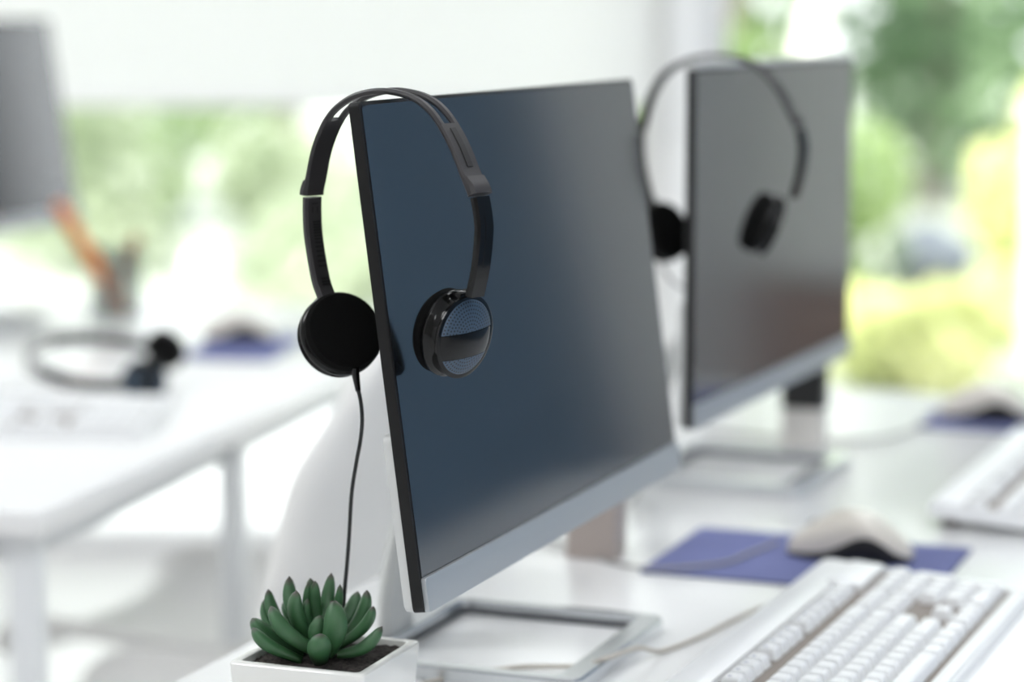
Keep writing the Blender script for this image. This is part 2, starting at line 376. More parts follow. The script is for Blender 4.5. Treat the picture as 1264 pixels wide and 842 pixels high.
# ------------------------------------------------------------------ headset
PSI = math.radians(47)
HA = Vector((math.sin(PSI), -math.cos(PSI), 0)); HB = Vector((0, 0, 1)).cross(HA)
C0 = Vector((-.0796, 1.5994, .4223+DZ))
HZ = -.185                                             # the origin sits at the bottom of the cups
PATH = [(-.0595, -.134), (-.0657, -.122), (-.0717, -.098), (-.0735, -.0818), (-.0730, -.0656), (-.0696, -.0546), (-.0625, -.0329), (-.0490, -.0127),
        (-.0300, -.0010), (-.0110, .0040), (.0077, .0048), (.0304, .0008), (.0475, -.0091), (.0626, -.0268), (.0732, -.0451), (.0805, -.0574), (.0842, -.0724), (.0846, -.0825), (.0818, -.103), (.0767, -.1213)]
def make_headset(label):
    h = thing('headset', label, 'headset', C0+Vector((0, 0, HZ)), math.atan2(HA.y, HA.x), 'black headsets')
    P = [Vector((s, 0, z-HZ)) for s, z in PATH]
    arc = catmull(P, 8); per = 8
    iL, iR = 4*per, 15*per                               # where the sliders leave the headband
    by = (0, 1, 0)
    # headband: solid near both ends, split in two rails over the top
    b = B(); band = arc[iL:iR+1]; n = len(band); c1, c2 = int(n*.26), int(n*.76)
    sweep(b, band[:c1+1], by, lambda t: strip(.0180, .0062-.0026*min(1, t*2.2), .4))
    sweep(b, band[c2:], by, lambda t: strip(.0180, .0036+.0026*max(0, t*2.2-1.2), .4))
    for s in (-1, 1): sweep(b, band[c1:c2+1], by, strip(.0058, .0038, .5, s*.0062))
    obj('headband', b, 'hs_band', h)
    for sl in (band[c2+1:c2+12], band[c1-10:c1-1]):
        b = B(); sweep(b, [p+Vector((math.copysign(.0021, p.x), 0, .0006)) for p in sl], by, strip(.0050, .0008, .3)); obj('slot_recess', b, 'hs_dark', h)
    for side in (0, 1):
        seg = arc[:iL] if side == 0 else arc[iR+1:]
        b = B(); sweep(b, seg, by, strip(.0148, .0056, .35)); arm = obj('slider_arm', b, 'hs_band' if side == 0 else 'hs_gloss', h)
        # collar where the slider enters the headband
        b = B(); cs = arc[iL:iL+8] if side == 0 else arc[iR-7:iR+1]
        cs = [p+Vector((math.copysign(.0010, p.x), 0, 0)) for p in cs]
        sweep(b, cs, by, (lambda t: strip(.0186, .0076-.0030*max(0, t-.45)/.55, .35)) if side == 0 else (lambda t: strip(.0186, .0076-.0030*max(0, .55-t)/.55, .35))); obj('collar', b, 'hs_band', h)
        # adjustment notches on the inner face of the slider, groove on the outer
        b = B(); L = seg if side == 0 else seg[::-1]
        for k in range(4, 22):
            if k in (17, 18): continue
            p = L[-1-k-4] if len(L) > k+5 else None
            if p is None: continue
            i = L.index(p); T = (L[i+1]-L[i-1]).normalized(); nv = T.cross(Vector(by)).normalized()
            inner = nv if nv.x*(1 if side == 0 else -1) > 0 else -nv
            mt = Matrix.Translation(p+inner*.0028) @ Matrix((( T.x, 0, nv.x, 0), (T.y, 1, nv.y, 0), (T.z, 0, nv.z, 0), (0, 0, 0, 1)))
            box(b, (0, .0010, 0), (.0012, .0062, .0004), 0, 1, mt)
        for kk, dy, sx, sy in ((2, -.0022, .0042, .0008), (2, .0022, .0042, .0008), (0, 0, .0008, .0052)):
            p = L[-3-kk]; i = L.index(p); T = (L[min(i+1, len(L)-1)]-L[i-1]).normalized(); nv = T.cross(Vector(by)).normalized()
            inner = nv if nv.x*(1 if side == 0 else -1) > 0 else -nv
            mt = Matrix.Translation(p+inner*.0028) @ Matrix((( T.x, 0, nv.x, 0), (T.y, 1, nv.y, 0), (T.z, 0, nv.z, 0), (0, 0, 0, 1)))
            box(b, (0, dy, 0), (sx, sy, .0004), 0, 1, mt)
        obj('size_notches', b, 'hs_dark', arm)
        b = B(); sweep(b, [p + Vector(((-.0027 if side == 0 else .0027), 0, 0)) for p in seg[6:-8]], by, strip(.0030, .0008, .3)); obj('ridge', b, 'hs_gloss', arm)
    def cup(face, nrm, thick, roll):
        w = Vector(nrm).normalized(); u = Vector((0, 1, 0)) - w*w.y; u.normalize(); v = w.cross(u)
        if v.z < 0: u, v = -u, -v
        mt = Matrix(((u.x, v.x, w.x, face[0]), (u.y, v.y, w.y, face[1]), (u.z, v.z, w.z, face[2]-HZ), (0, 0, 0, 1))) @ Matrix.Rotation(roll, 4, 'Z')
        k = thick/.0285
        b = B(); lathe(b, [(0, .0004), (.020, .0000), (.0255, .0012), (.0275, .0042), (.0272, .0075), (.0255, .0092), (.010, .0095), (0, .0095)], 56, mt); obj('ear_pad', b, 'foam', h)
        b = B(); lathe(b, [(0, .0085), (.0262, .0085), (.0276, .0095), (.0284, .0112), (.0284, .0128), (.0272, .0140), (.0262, .0148), (.0252, .0165),
                           (.0250, .0195*k+.0005), (.0262, .0215*k), (.0272, .0226*k), (.0272, .0238*k), (.0262, .0244*k), (.024, .0244*k), (0, .0244*k)], 56, mt); hs = obj('cup_housing', b, 'hs_gloss', h)
        # outer dome split into two perforated plates and a glossy centre band
        dome = [(0, .0288*k), (.005, .0286*k), (.010, .0281*k), (.015, .0273*k), (.019, .0263*k), (.022, .0253*k), (.0243, .0243*k), (.0248, .0236*k), (.0248, .0225*k)]
        def piece(lo, hi, name, m, lift):
            t = bmesh.new(); lathe(t, dome, 64)
            for z, nz in ((lo, -1), (hi, 1)):
                bmesh.ops.bisect_plane(t, geom=t.verts[:]+t.edges[:]+t.faces[:], plane_co=(0, z, 0), plane_no=(0, nz, 0), clear_outer=True)
            uvl = t.loops.layers.uv.new('UVMap')
            for f in t.faces:
                for l in f.loops: l[uvl].uv = (l.vert.co.x, l.vert.co.y)
            bmesh.ops.translate(t, vec=(0, 0, lift), verts=t.verts)
            bmesh.ops.transform(t, matrix=mt, verts=t.verts)
            return obj(name, t, m, hs)
        piece(.0042, 1, 'perforated_plate', 'grille', .0002); piece(-1, -.0128, 'perforated_plate', 'grille', .0002)
        piece(-.0125, .0038, 'glossy_band', 'hs_gloss', .0003)
        # hinge block linking cup and slider
        b = B(); box(b, (0, .0262, .0185), (.0135, .0060, .0085), .0015, 2, mt); obj('hinge_block', b, 'hs_gloss', hs)
        return mt
    nL = (-.866, .298, -.402)                           # outward axis of the left cup (away from its pad)
    fL = Vector((-.0408, 0, -.1535)); ml = cup(fL, nL, .0245, 0)
    nR = (.987, .068, -.147)
    fR = Vector((.0440, 0, -.1450)); cup(fR, nR, .0275, .05)
    return h, ml
hs1, mL = make_headset('black headset hung over the corner of the sharp monitor')
def cable(parent, pts, r, m, name='cable', relief=None):
    inv = parent.matrix_world.inverted() if False else (Matrix.Translation(parent.location) @ parent.rotation_euler.to_matrix().to_4x4()).inverted()
    b = B(); tube(b, catmull([inv @ Vector(p) for p in pts], 8), r, 10); o = obj(name, b, m, parent)
    return o
def dz(p): return (p[0], p[1], p[2]+DZ)
c0 = Vector((-.1035, 1.6225, .2400+DZ))
cable(hs1, [c0, (-.1025, 1.6225, .232+DZ), dz((-.1000, 1.6195, .222)), dz((-.0990, 1.6175, .2091)), dz((-.1005, 1.6195, .195)), dz((-.1032, 1.6214, .1811)), dz((-.1068, 1.6248, .1585)),
            dz((-.1087, 1.6266, .1306)), dz((-.1106, 1.6284, .108)), dz((-.1125, 1.6301, .0881)), dz((-.115, 1.640, .05)), dz((-.118, 1.655, .012)), dz((-.14, 1.67, .0016)), dz((-.20, 1.70, .0016)), dz((-.225, 1.66, .0016))], .00135, 'cable_black')
inv1 = (Matrix.Translation(hs1.location) @ hs1.rotation_euler.to_matrix().to_4x4()).inverted()
b = B(); q = [inv1 @ c0, inv1 @ Vector((-.1018, 1.6222, .2285+DZ))]; tube(b, [q[0]+Vector((0, 0, .004)), q[0], (q[0]+q[1])/2, q[1]], lambda t: .0032-.0014*t, 12); obj('strain_relief', b, 'hs_gloss', hs1)

P2 = math.radians(65); A2 = Vector((math.sin(P2), -math.cos(P2), 0)); TL2 = BL2 + Vector((0, 0, .101+.325+DZ))
C2 = TL2 + D2*.058 + Vector((0, 0, .006))
hs2 = dup(hs1, 'blurred black headset hung over the corner of the farther monitor', Matrix.Translation(C2+Vector((0, 0, HZ))) @ Matrix.Rotation(math.atan2(A2.y, A2.x), 4, 'Z'), ('cable', 'strain_relief'))
for o in hs2.children:                                 # its right cup is swivelled further round
    if o.name.split('.')[0] in ('ear_pad', 'cup_housing') and sum((Vector(c).x for c in o.bound_box)) > 0:
        pv = Vector((.060, 0, -.146-HZ)); o.matrix_local = Matrix.Translation(pv+Vector((-.009, 0, 0))) @ Matrix.Rotation(math.radians(28), 4, 'Z') @ Matrix.Rotation(math.radians(14), 4, 'Y') @ Matrix.Translation(-pv)
_l2 = C2 + A2*(-.052) + Vector((0, 0, -.182))
cable(hs2, [_l2, _l2+Vector((.004, 0, -.012)), _l2+Vector((.016, .005, -.026)), _l2+Vector((.036, .03, -.036)), _l2+Vector((.040, .06, -.06)), _l2+Vector((.02, .09, -.12)), Vector((_l2.x-.02, _l2.y+.09, DZ+.0016)), Vector((_l2.x-.08, _l2.y+.05, DZ+.0016))], .0014, 'cable_grey')
# third headset, lying on the window desk: cups towards the middle, arch towards the picture's left edge
hz = Vector((-.99, -.02, .10)).normalized()            # arch direction
hb = Vector((.10, -.22, .97)); hb = (hb - hz*hb.dot(hz)).normalized()
ha = hb.cross(hz)
R_ = Matrix(((ha.x, hb.x, hz.x, 0), (ha.y, hb.y, hz.y, 0), (ha.z, hb.z, hz.z, 0), (0, 0, 0, 1)))
hs3 = dup(hs1, 'blurred black headset lying on the window desk before the pencil cup', Matrix.Translation((-.414, 3.07, DZ+.031)) @ R_, ('cable', 'strain_relief'))

# ------------------------------------------------------------------ mouse pads, mice
def mouse_pad(label, loc, rz, w, l):
    o = thing('mouse_pad', label, 'mouse pad', loc, rz, 'blue mouse pads')
    b = B(); prism(b, rrect(-w/2, w/2, -l/2, l/2, .004), .0016, .0024, 0); obj('cloth_top', b, 'pad', o)
    b = B(); prism(b, rrect(-w/2, w/2, -l/2, l/2, .004), .0002, .0016, 0); obj('rubber_base', b, 'pad_edge', o)
    return o
pa = -.3583; ex = Vector((math.cos(pa), math.sin(pa), 0)); ey = Vector((-ex.y, ex.x, 0))
po = Vector((.1759, 2.2567, 0))+ex*.1257-ey*.0954
mouse_pad('blue mouse pad under the mouse beside the sharp keyboard', (po.x, po.y, DZ), pa, .2514, .1908)
def make_mouse(label, loc, rz):
    o = thing('mouse', label, 'computer mouse', loc, rz, 'white and black mice')
    Lm, Wm, Hm = .112, .062, .038
    def ring(t):                                        # t 0 front .. 1 rear : half width, height, belly line
        hw = Wm/2*(math.sin(math.pi*min(max(t, .0), 1))**.42)*(.90+.12*t) if 0 < t < 1 else 0
        h = Hm*(math.sin(math.pi*(.06+.90*t**1.0))**.62)*(.72+.38*math.sin(math.pi*min(1, t*.95))) if 0 < t < 1 else 0
        return hw, h
    NU, NV = 28, 18
    def split(t): return .16+.46*math.exp(-((t-.72)/.26)**2)   # belly line as a share of the height
    def surf(bm, lo, hi, grow):
        rows = []
        for i in range(NU+1):
            t = .012+.976*i/NU; hw, h = ring(t); x = -Lm/2+Lm*t; s = split(t); r = []
            z0, z1 = lo(s), hi(s)
            for j in range(NV+1):
                f = j/NV
                a = math.pi*f                           # from one side, over the top, to the other
                if hi is TOP:
                    zz = z0+(1-z0)*math.sin(a)**.8; yy = math.cos(a)
                    yy = math.copysign(abs(yy)**.75, yy)*(1-.06*(1-zz))
                else:
                    zz = z0+(z1-z0)*math.sin(a); yy = math.copysign(abs(math.cos(a))**.25 if abs(math.cos(a)) > 1e-6 else 0, math.cos(a))
                r.append(bm.verts.new((x, yy*hw*grow, .0012+zz*h*(1.0 if hi is TOP else .999))))
            rows.append(r)
        for A, Bq in zip(rows, rows[1:]):
            for j in range(NV): bm.faces.new((A[j], A[j+1], Bq[j+1], Bq[j]))
        for r in (rows[0], rows[-1]): bm.faces.new(r)
        bm.faces.new([r[0] for r in rows]); bm.faces.new([r[-1] for r in rows][::-1]) if False else None
    TOP = lambda s: 1.
    b = B(); surf(b, lambda s: s, TOP, 1.0); obj('top_shell', b, 'mouse_w', o, 50)
    # black body: lofted solid slightly inside the shell, reaching up to the belly line
    b = B(); rows = []
    for i in range(NU+1):
        t = .02+.96*i/NU; hw, h = ring(t); x = -Lm/2+Lm*t; s = split(t); zt = s*h*1.06+.001; pr = []
        for y, z in ((-.90, .0004), (-.97, .003), (-.975, zt*.6), (-.94, zt), (0, zt+.25*h*(1-s)), (.94, zt), (.975, zt*.6), (.97, .003), (.90, .0004)):
            pr.append(b.verts.new((x, y*hw, max(z, .0004))))
        rows.append(pr)
    for A, Bq in zip(rows, rows[1:]):
        m_ = len(A)
        for j in range(m_): b.faces.new((A[j], A[(j+1) % m_], Bq[(j+1) % m_], Bq[j]))
    b.faces.new(rows[0]); b.faces.new(rows[-1][::-1]); obj('body', b, 'mouse_b', o, 50)
    b = B(); lathe(b, [(0, -.003), (.0075, -.003), (.0085, -.0018), (.0085, .0018), (.0075, .003), (0, .003)], 24, Matrix.Translation((-.030, 0, .0235)) @ Matrix.Rotation(math.pi/2, 4, 'X')); obj('scroll_wheel', b, 'cable_grey', o)
    return o
mouse1 = make_mouse('off-white mouse with black sides on the sharp blue mouse pad', (.297, 2.130, DZ+.0026), pa+.02)
cable(mouse1, [dz((.2385, 2.171, .008)), dz((.228, 2.166, .0045)), dz((.208, 2.135, .0045)), dz((.185, 2.099, .0045)), dz((.150, 2.082, .0045)), dz((.118, 2.085, .003)), dz((.085, 2.115, .0018)), dz((.045, 2.19, .0018)), dz((.0, 2.25, .0018)), dz((-.06, 2.29, .0018))], .0016, 'cable_grey')

# ------------------------------------------------------------------ keyboards
KU = .01905
def key_layout():
    K = []                                              # (x from rear edge, y from near end, width, depth)
    def r(xr, y, ws, d=1, lab=None):
        for i, w in enumerate(ws):
            if w > 0: K.append((xr, y, w, d, lab[i] if lab else ''))
            y += abs(w)
    r(0, 0, [1, -1, 1, 1, 1, 1, -.5, 1, 1, 1, 1, -.5, 1, 1, 1, 1, -.25, 1, 1, 1], 1, ['Esc', '', 'F1', 'F2', 'F3', 'F4', '', 'F5', 'F6', 'F7', 'F8', '', 'F9', 'F10', 'F11', 'F12', '', '', '', ''])
    r(1.5, 0, [1]*13+[2, -.25, 1, 1, 1, -.25, 1, 1, 1, 1])
    r(2.5, 0, [1.5]+[1]*12+[1.5, -.25, 1, 1, 1, -.25, 1, 1, 1])
    r(3.5, 0, [1.75]+[1]*11+[2.25, -.25, -3, -.25, 1, 1, 1])
    r(4.5, 0, [2.25]+[1]*10+[2.75, -.25, -1, 1, -1, -.25, 1, 1, 1])
    r(5.5, 0, [1.25, 1.25, 1.25, 6.25, 1.25, 1.25, 1.25, 1.25, -.25, 1, 1, 1, -.25, 2, 1])
    K.append((2.5, 21.5, 1, 2, '')); K.append((4.5, 21.5, 1, 2, ''))
    return K
def make_keyboard(label, loc, rz, ymin, ymax, legends=False):
    """local +y runs along the row, +x towards the user; origin at the middle of the rear edge"""
    k = thing('keyboard', label, 'keyboard', loc, rz, 'white keyboards')
    Lk, Dk = 22.5*KU+.022, .172
    slope = -.075
    S = Matrix.Translation((0, 0, .0055)) @ Matrix(((1, 0, 0, 0), (0, 1, 0, 0), (slope, 0, 1, .0165), (0, 0, 0, 1)))
    b = B(); prism(b, rrect(0, Dk, -Lk/2, Lk/2, .007), -.0095, 0, .0015, 2, S)
    prism(b, rrect(.003, .030, -Lk/2+.004, Lk/2-.004, .005), -.001, .0042, .002, 2, S)
    prism(b, rrect(.160, Dk-.002, -Lk/2+.003, Lk/2-.003, .004), -.001, .0028, .0015, 2, S)
    prism(b, rrect(.026, .0535, Lk/2-.009-3.95*KU, Lk/2-.004, .003), -.001, .0062, .0015, 2, S)
    for s in (-1, 1): prism(b, rrect(.004, Dk-.004, min(s*(Lk/2-.001), s*(Lk/2-.0085)), max(s*(Lk/2-.001), s*(Lk/2-.0085)), .002), -.001, .0032, .001, 2, S)
    obj('case', b, 'kb', k)
    b = B(); prism(b, rrect(.031, .159, -Lk/2+.009, Lk/2-.009, .003), -.001, .0006, 0, 1, S); obj('key_bed', b, 'kbw', k)
    for fx, sx, sy, fh in ((.016, .014, .03, .013), (.16, .012, .02, .005)):
        for s in (-1, 1):
            b = B(); box(b, (fx, s*.19, fh/2+.0003), (sx, sy, fh), .001); obj('foot', b, 'kbw', k)
    rest = B(); cache = {}; y0 = -11.25*KU; x0 = .0335
    for xr, y, w, d, lab in key_layout():
        cx, cy = x0+(xr+d/2)*KU*.985, y0+(y+w/2)*KU
        key = (w, d)
        def build(bm, mtx):
            lx, ly = d*KU*.985-.0026, w*KU-.0014; h = .0085
            t = bmesh.new()
            lo = [t.verts.new((sx*lx/2, sy*ly/2, .0005)) for sx, sy in ((-1, -1), (1, -1), (1, 1), (-1, 1))]
            hi = [t.verts.new((sx*(lx/2-.0026)-.0004, sy*(ly/2-.0020), h)) for sx, sy in ((-1, -1), (1, -1), (1, 1), (-1, 1))]
            t.faces.new(lo[::-1]); t.faces.new(hi)
            for i in range(4): t.faces.new((lo[i], lo[(i+1) % 4], hi[(i+1) % 4], hi[i]))
            bmesh.ops.bevel(t, geom=[e for e in t.edges if any(v.co.z > .004 for v in e.verts)], offset=.0009, segments=2, affect='EDGES')
            append(bm, t, mtx)
        place = S @ Matrix.Translation((cx, cy, .0004))
        if ymin <= cy <= ymax:
            if key not in cache:
                kb_ = B(); build(kb_, None); o = obj('key', kb_, 'key', k); cache[key] = o
            else:
                o = cache[key].copy(); C.objects.link(o); o.parent = k
            o.matrix_local = place
            if legends and lab:
                c = bpy.data.curves.new('key_legend', 'FONT'); c.body = lab; c.size = .0042; c.align_x = 'CENTER'; c.align_y = 'CENTER'; c.extrude = .00005
                tmp = bpy.data.objects.new('tmp', c); C.objects.link(tmp); me = bpy.data.meshes.new_from_object(tmp); bpy.data.objects.remove(tmp)
                me.materials.clear(); me.materials.append(M['kleg']); lo_ = bpy.data.objects.new('key_legend', me); C.objects.link(lo_); lo_.parent = o
                lo_.matrix_local = Matrix.Translation((-.002, -.002, .00855)) @ Matrix.Rotation(math.pi/2, 4, 'Z')
        else: build(rest, place)
    if len(rest.verts):
        o = obj('keys', rest, 'key', k); o['kind'] = 'stuff'
    else: rest.free()
    return k
kb1 = make_keyboard('white keyboard nearest the picture bottom, lying before the sharp monitor', row(1.762, -.492), RZ-.02, -.22, .3, True)
cable(kb1, [dz((.2330, 1.945, .0120)), dz((.2180, 1.9500, .0060)), dz((.1946, 1.9380, .0020)), dz((.1709, 1.9002, .0020)), dz((.1418, 1.8497, .0020)), dz((.1117, 1.8080, .0030)), dz((.0930, 1.7760, .0138)), dz((.0700, 1.7480, .0138)), dz((.0480, 1.7500, .0070)), dz((.0088, 1.7667, .0020)), dz((-.0242, 1.7487, .0020)), dz((-.0558, 1.7267, .0020)), dz((-.0800, 1.7000, .0020)), dz((-.13, 1.68, .0020)), dz((-.19, 1.74, .0020))], .0019, 'cable_beige')
kb2 = make_keyboard('blurred white keyboard behind the mouse, cut by right picture edge', row(2.475, -.452), RZ-.01, -.3, .3)

mouse_pad('blue mouse pad by the far end of the long desk', row(2.895, -.462), RZ, .24, .19)
mouse2 = make_mouse('white mouse with black sides at the right picture edge', row(2.875, -.515, DZ+.0026), RZ+.03)
cable(mouse2, [mouse2.location+Vector((-.058, .018, .008)), row(2.80, -.575, DZ+.004), row(2.70, -.60, DZ+.002), row(2.66, -.68, DZ+.002), row(2.68, -.80, DZ+.002)], .0017, 'cable_grey')
pad3 = mouse_pad('blue mouse pad on the window desk beside the lying headset', (-.378, 3.48, DZ), -.12, .130, .26)
mouse3 = make_mouse('white mouse on the pad of the window desk', (-.395, 3.545, DZ+.0026), -.15)

# keyboard at the near edge of the window desk
kb3 = make_keyboard('white keyboard at the left picture edge on the window desk', (-.628, 2.90, DZ), -1.62, .06, .3)

# ------------------------------------------------------------------ two-tone containers
def container(label, loc, rz, hb=.052, m='taupe'):
    o = thing('container', label, 'container', loc, rz, 'two-tone square containers')
    b = B(); prism(b, rrect(-.023, .023, -.023, .023, .005), .0004, hb, .001, 2); obj('body', b, m, o)
    b = B(); prism(b, rrect(-.0236, .0236, -.0236, .0236, .005), hb, .105, .002, 2); obj('lid', b, 'lidblack', o)
    return o
container('small taupe square container below the sharp monitor', row(2.035, -.705), RZ+.1)
container('small container with black top beneath the blurred monitor', row(2.64, -.672), RZ+.1, .044, 'stone')

# ------------------------------------------------------------------ potted succulent
pc = row(1.447, -.690)
pot = thing('potted_succulent', 'green succulent in a square white ceramic pot beside the sharp monitor', 'potted plant', pc, RZ+.01)
b = B(); t = bmesh.new(); H, wo, wi = .0585, .048, .0415
def sq(w, r, z): return [t.verts.new((x, y, z)) for x, y in rrect(-w, w, -w, w, r, 4)]
rings = [sq(.043, .004, .0006), sq(.0445, .004, .004), sq(wo, .004, H-.0015), sq(wo-.0008, .004, H-.0004), sq(wo-.002, .004, H), sq(wi+.0015, .004, H), sq(wi+.0004, .004, H-.0006), sq(wi, .004, H-.002), sq(wi-.001, .004, .012)]
for A, Bq in zip(rings, rings[1:]):
    m_ = len(A)
    for j in range(m_): t.faces.new((A[j], A[(j+1) % m_], Bq[(j+1) % m_], Bq[j]))
t.faces.new(rings[0][::-1]); t.faces.new(rings[-1]); append(b, t); obj('pot', b, 'pot', pot)
b = B(); nS = 26; g = [[b.verts.new((-.0415+.083*i/nS, -.0415+.083*j/nS, H-.0055+.0022*random.random()+.003*math.exp(-((i-nS/2)**2+(j-nS/2)**2)/40))) for j in range(nS+1)] for i in range(nS+1)]
for i in range(nS):
    for j in range(nS): b.faces.new((g[i][j], g[i+1][j], g[i+1][j+1], g[i][j+1]))
obj('soil', b, 'soil', pot)
LEAVES = [(-.0481, -.0050, .0266, -.0146, -.0010, .0021, .0079), (-.0461, -.0200, .0239, -.0149, -.0160, .0011, .0063), (-.0425, .0200, .0331, -.0273, .0040, .0095, .0040),
 (-.0395, .0180, .0408, -.0202, .0036, .0124, .0053), (-.0351, -.0120, .0365, -.0080, -.0144, .0116, .0075), (-.0256, .0200, .0492, -.0132, .0040, .0233, .0056),
 (-.0185, -.0060, .0455, -.0085, -.0012, .0153, .0076), (-.0115, .0060, .0486, -.0064, .0012, .0295, .0040), (-.0070, .0040, .0497, -.0016, .0008, .0291, .0045),
 (.0027, .0180, .0519, -.0002, .0036, .0289, .0048), (.0098, .0000, .0484, .0022, .0000, .0243, .0048), (.0074, -.0120, .0404, .0031, -.0144, .0133, .0080),
 (.0270, .0080, .0427, .0095, .0016, .0113, .0065), (.0319, -.0040, .0347, .0074, -.0008, .0070, .0058), (.0381, -.0120, .0231, .0084, -.0144, .0046, .0062), (-.0010, -.0330, .0235, -.0022, -.0200, .0010, .0080), (-.0030, -.0100, .0300, -.0020, -.0080, .0040, .0056), (.0045, -.0020, .0380, .0010, -.0020, .0040, .0050), (-.0120, .0020, .0380, -.0040, .0, .0040, .0052)]
org = Vector((-.1228, 1.5984, .055+DZ)); pinv = (Matrix.Translation(pot.location) @ Matrix.Rotation(RZ+.01, 4, 'Z')).inverted()
def leaf(tip, base, hw):
    tip, base = Vector(tip), Vector(base)
    if base.z > .006:
        k = (tip.z-.004)/(tip.z-base.z); base = Vector((base.x*.55, base.y*.55, .004)) if k > 2.2 else tip+(base-tip)*k
    ax = tip-base; Ln = ax.length
    out = Vector((base.x+tip.x, base.y+tip.y+.012, 0)); out = out.normalized() if out.length > .006 else Vector((0, -1, 0))
    side = ax.cross(Vector((0, 0, 1))); side = side.normalized() if side.length > .2*Ln else ax.cross(Vector((0, 1, 0))).normalized()
    up = side.cross(ax).normalized()
    if up.z < 0 and abs(ax.normalized().z) < .9: up = -up
    lift = out if ax.normalized().z > .55 else -up          # leaves bow outwards / downwards
    nl, ns = 16, 14; rows = []; bm = B()
    for i in range(nl+1):
        s = i/nl
        w = hw*((.62+.38*math.sin(math.pi*min(1., s/.62)*.5)))*1.0
        if s > .55: w *= max(0., 1-((s-.55)/.45)**2.3)**.62
        w = max(w, hw*.015)
        c = base+ax*s+lift*(.16*Ln*math.sin(math.pi*s))
        T = (ax+lift*(.16*Ln*math.pi*math.cos(math.pi*s))).normalized(); u2 = side; v2 = T.cross(u2).normalized()
        rows.append([bm.verts.new(c+u2*w*math.cos(2*math.pi*j/ns)+v2*w*.70*math.sin(2*math.pi*j/ns)) for j in range(ns)])
    uvl = bm.loops.layers.uv.new('UVMap')
    for i in range(nl):
        for j in range(ns):
            f = bm.faces.new((rows[i][j], rows[i][(j+1) % ns], rows[i+1][(j+1) % ns], rows[i+1][j]))
            for l, s in zip(f.loops, (i, i, i+1, i+1)): l[uvl].uv = (j/ns, s/nl)
    bm.faces.new(rows[0][::-1]); bm.faces.new(rows[-1])
    for v in bm.verts: v.co = pinv @ (org+v.co)
    return obj('leaf', bm, 'succ', pot, 80)
for L in LEAVES: leaf(L[:3], L[3:6], L[6])
for L in ((-.012, .024, .047, -.004, .008, .02, .0055), (.020, .024, .038, .004, .006, .012, .006), (-.030, .028, .030, -.008, .008, .008, .006)): leaf(L[:3], L[3:6], L[6])

# ------------------------------------------------------------------ pencil cup
cup = thing('pencil_cup', 'grey pencil cup on the window desk at its far edge', 'pencil cup', (-.618, 3.84, DZ))
b = B(); lathe(b, [(0, .0006), (.040, .0006), (.041, .002), (.043, .104), (.0445, .106), (.0435, .108), (.041, .106), (.039, .004), (0, .004)], 36); obj('body', b, 'cupglass', cup)
def stick(name, label, cat, p0, p1, r, m, tipm=None):
    p0, p1 = Vector(p0), Vector(p1); mid = p0+(p1-p0)*.82
    b = B(); tube(b, [p0, p0+(p1-p0)*.2, p0+(p1-p0)*.6, mid], r, 12); o = obj(name, b, m); tag(o, label, cat, 'things standing in the pencil cup')
    b = B(); tube(b, [mid, mid+(p1-mid)*.9, p1], lambda t: r*1.12*(1-.45*t), 12); obj('cap', b, m, o)
    return o
q = Vector((-.618, 3.84, DZ))
stick('marker', 'long thick orange marker leaning far left out of the pencil cup', 'marker', q+Vector((.016, -.012, .008)), q+Vector((-.076, -.065, .182)), .0115, 'orange')
stick('marker', 'orange-brown marker leaning right in the pencil cup', 'marker', q+Vector((-.012, .010, .008)), q+Vector((.034, .014, .125)), .0085, 'brownpen')
stick('pencil', 'brown pencil standing upright inside the pencil cup', 'pencil', q+Vector((-.004, -.016, .008)), q+Vector((-.030, -.020, .112)), .0075, 'brownpen')

# ------------------------------------------------------------------ chairs
def make_chair(label, loc, rz):
    """local +x is the way the sitter faces; floor at z=0"""
    c = thing('chair', label, 'chair', loc, rz, 'white shell chairs')
    prof = catmull([(.22, 0, .425), (.205, 0, .445), (.10, 0, .445), (-.04, 0, .438), (-.15, 0, .450), (-.205, 0, .50), (-.228, 0, .58), (-.240, 0, .68), (-.258, 0, .79), (-.285, 0, .90)], 5)
    hw = [.19, .215, .23, .235, .235, .238, .240, .238, .205, .10]
    n = len(prof); b = B(); rows = []
    for i, p in enumerate(prof):
        f = i/(n-1)*(len(hw)-1); k = min(int(f), len(hw)-2); w = hw[k]+(hw[k+1]-hw[k])*(f-k)
        T = (prof[min(i+1, n-1)]-prof[max(i-1, 0)]).normalized(); nv = Vector((0, 1, 0)).cross(T)
        nv = -nv if nv.z < 0 or (abs(nv.z) < .5 and nv.x < 0) else nv
        r = []
        for j in range(17):
            y = -1+2*j/16
            r.append(b.verts.new(p+Vector((0, w*math.sin(y*math.pi/2*.98), 0))+nv*(.045*abs(y)**2.6*min(1, w/.2))))
        rows.append(r)
    for A, Bq in zip(rows, rows[1:]):
        for j in range(16): b.faces.new((A[j], A[j+1], Bq[j+1], Bq[j]))
    o = obj('shell', b, 'chair', c, 60)
    s = o.modifiers.new('thickness', 'SOLIDIFY'); s.thickness = .009; s.offset = 0
    s = o.modifiers.new('round', 'SUBSURF'); s.levels = 1; s.render_levels = 1
    for sx, sy in ((1, 1), (1, -1), (-1, 1), (-1, -1)):
        b = B(); tube(b, [(sx*.10, sy*.10, .432), (sx*.155, sy*.15, .22), (sx*.20, sy*.19, .0006)], lambda t: .014-.004*t, 12); obj('leg', b, 'leg', c)
    b = B()
    for a, d_ in (((.13, .125, .32), (-.13, -.125, .32)), ((.13, -.125, .32), (-.13, .125, .32))): tube(b, [a, d_], .006, 8)
    obj('brace', b, 'leg', c)
    return c
ch = math.atan2(-N.y, -N.x)
make_chair('white shell chair back directly behind the potted succulent and cable', row(2.215, -1.205, 0), ch)
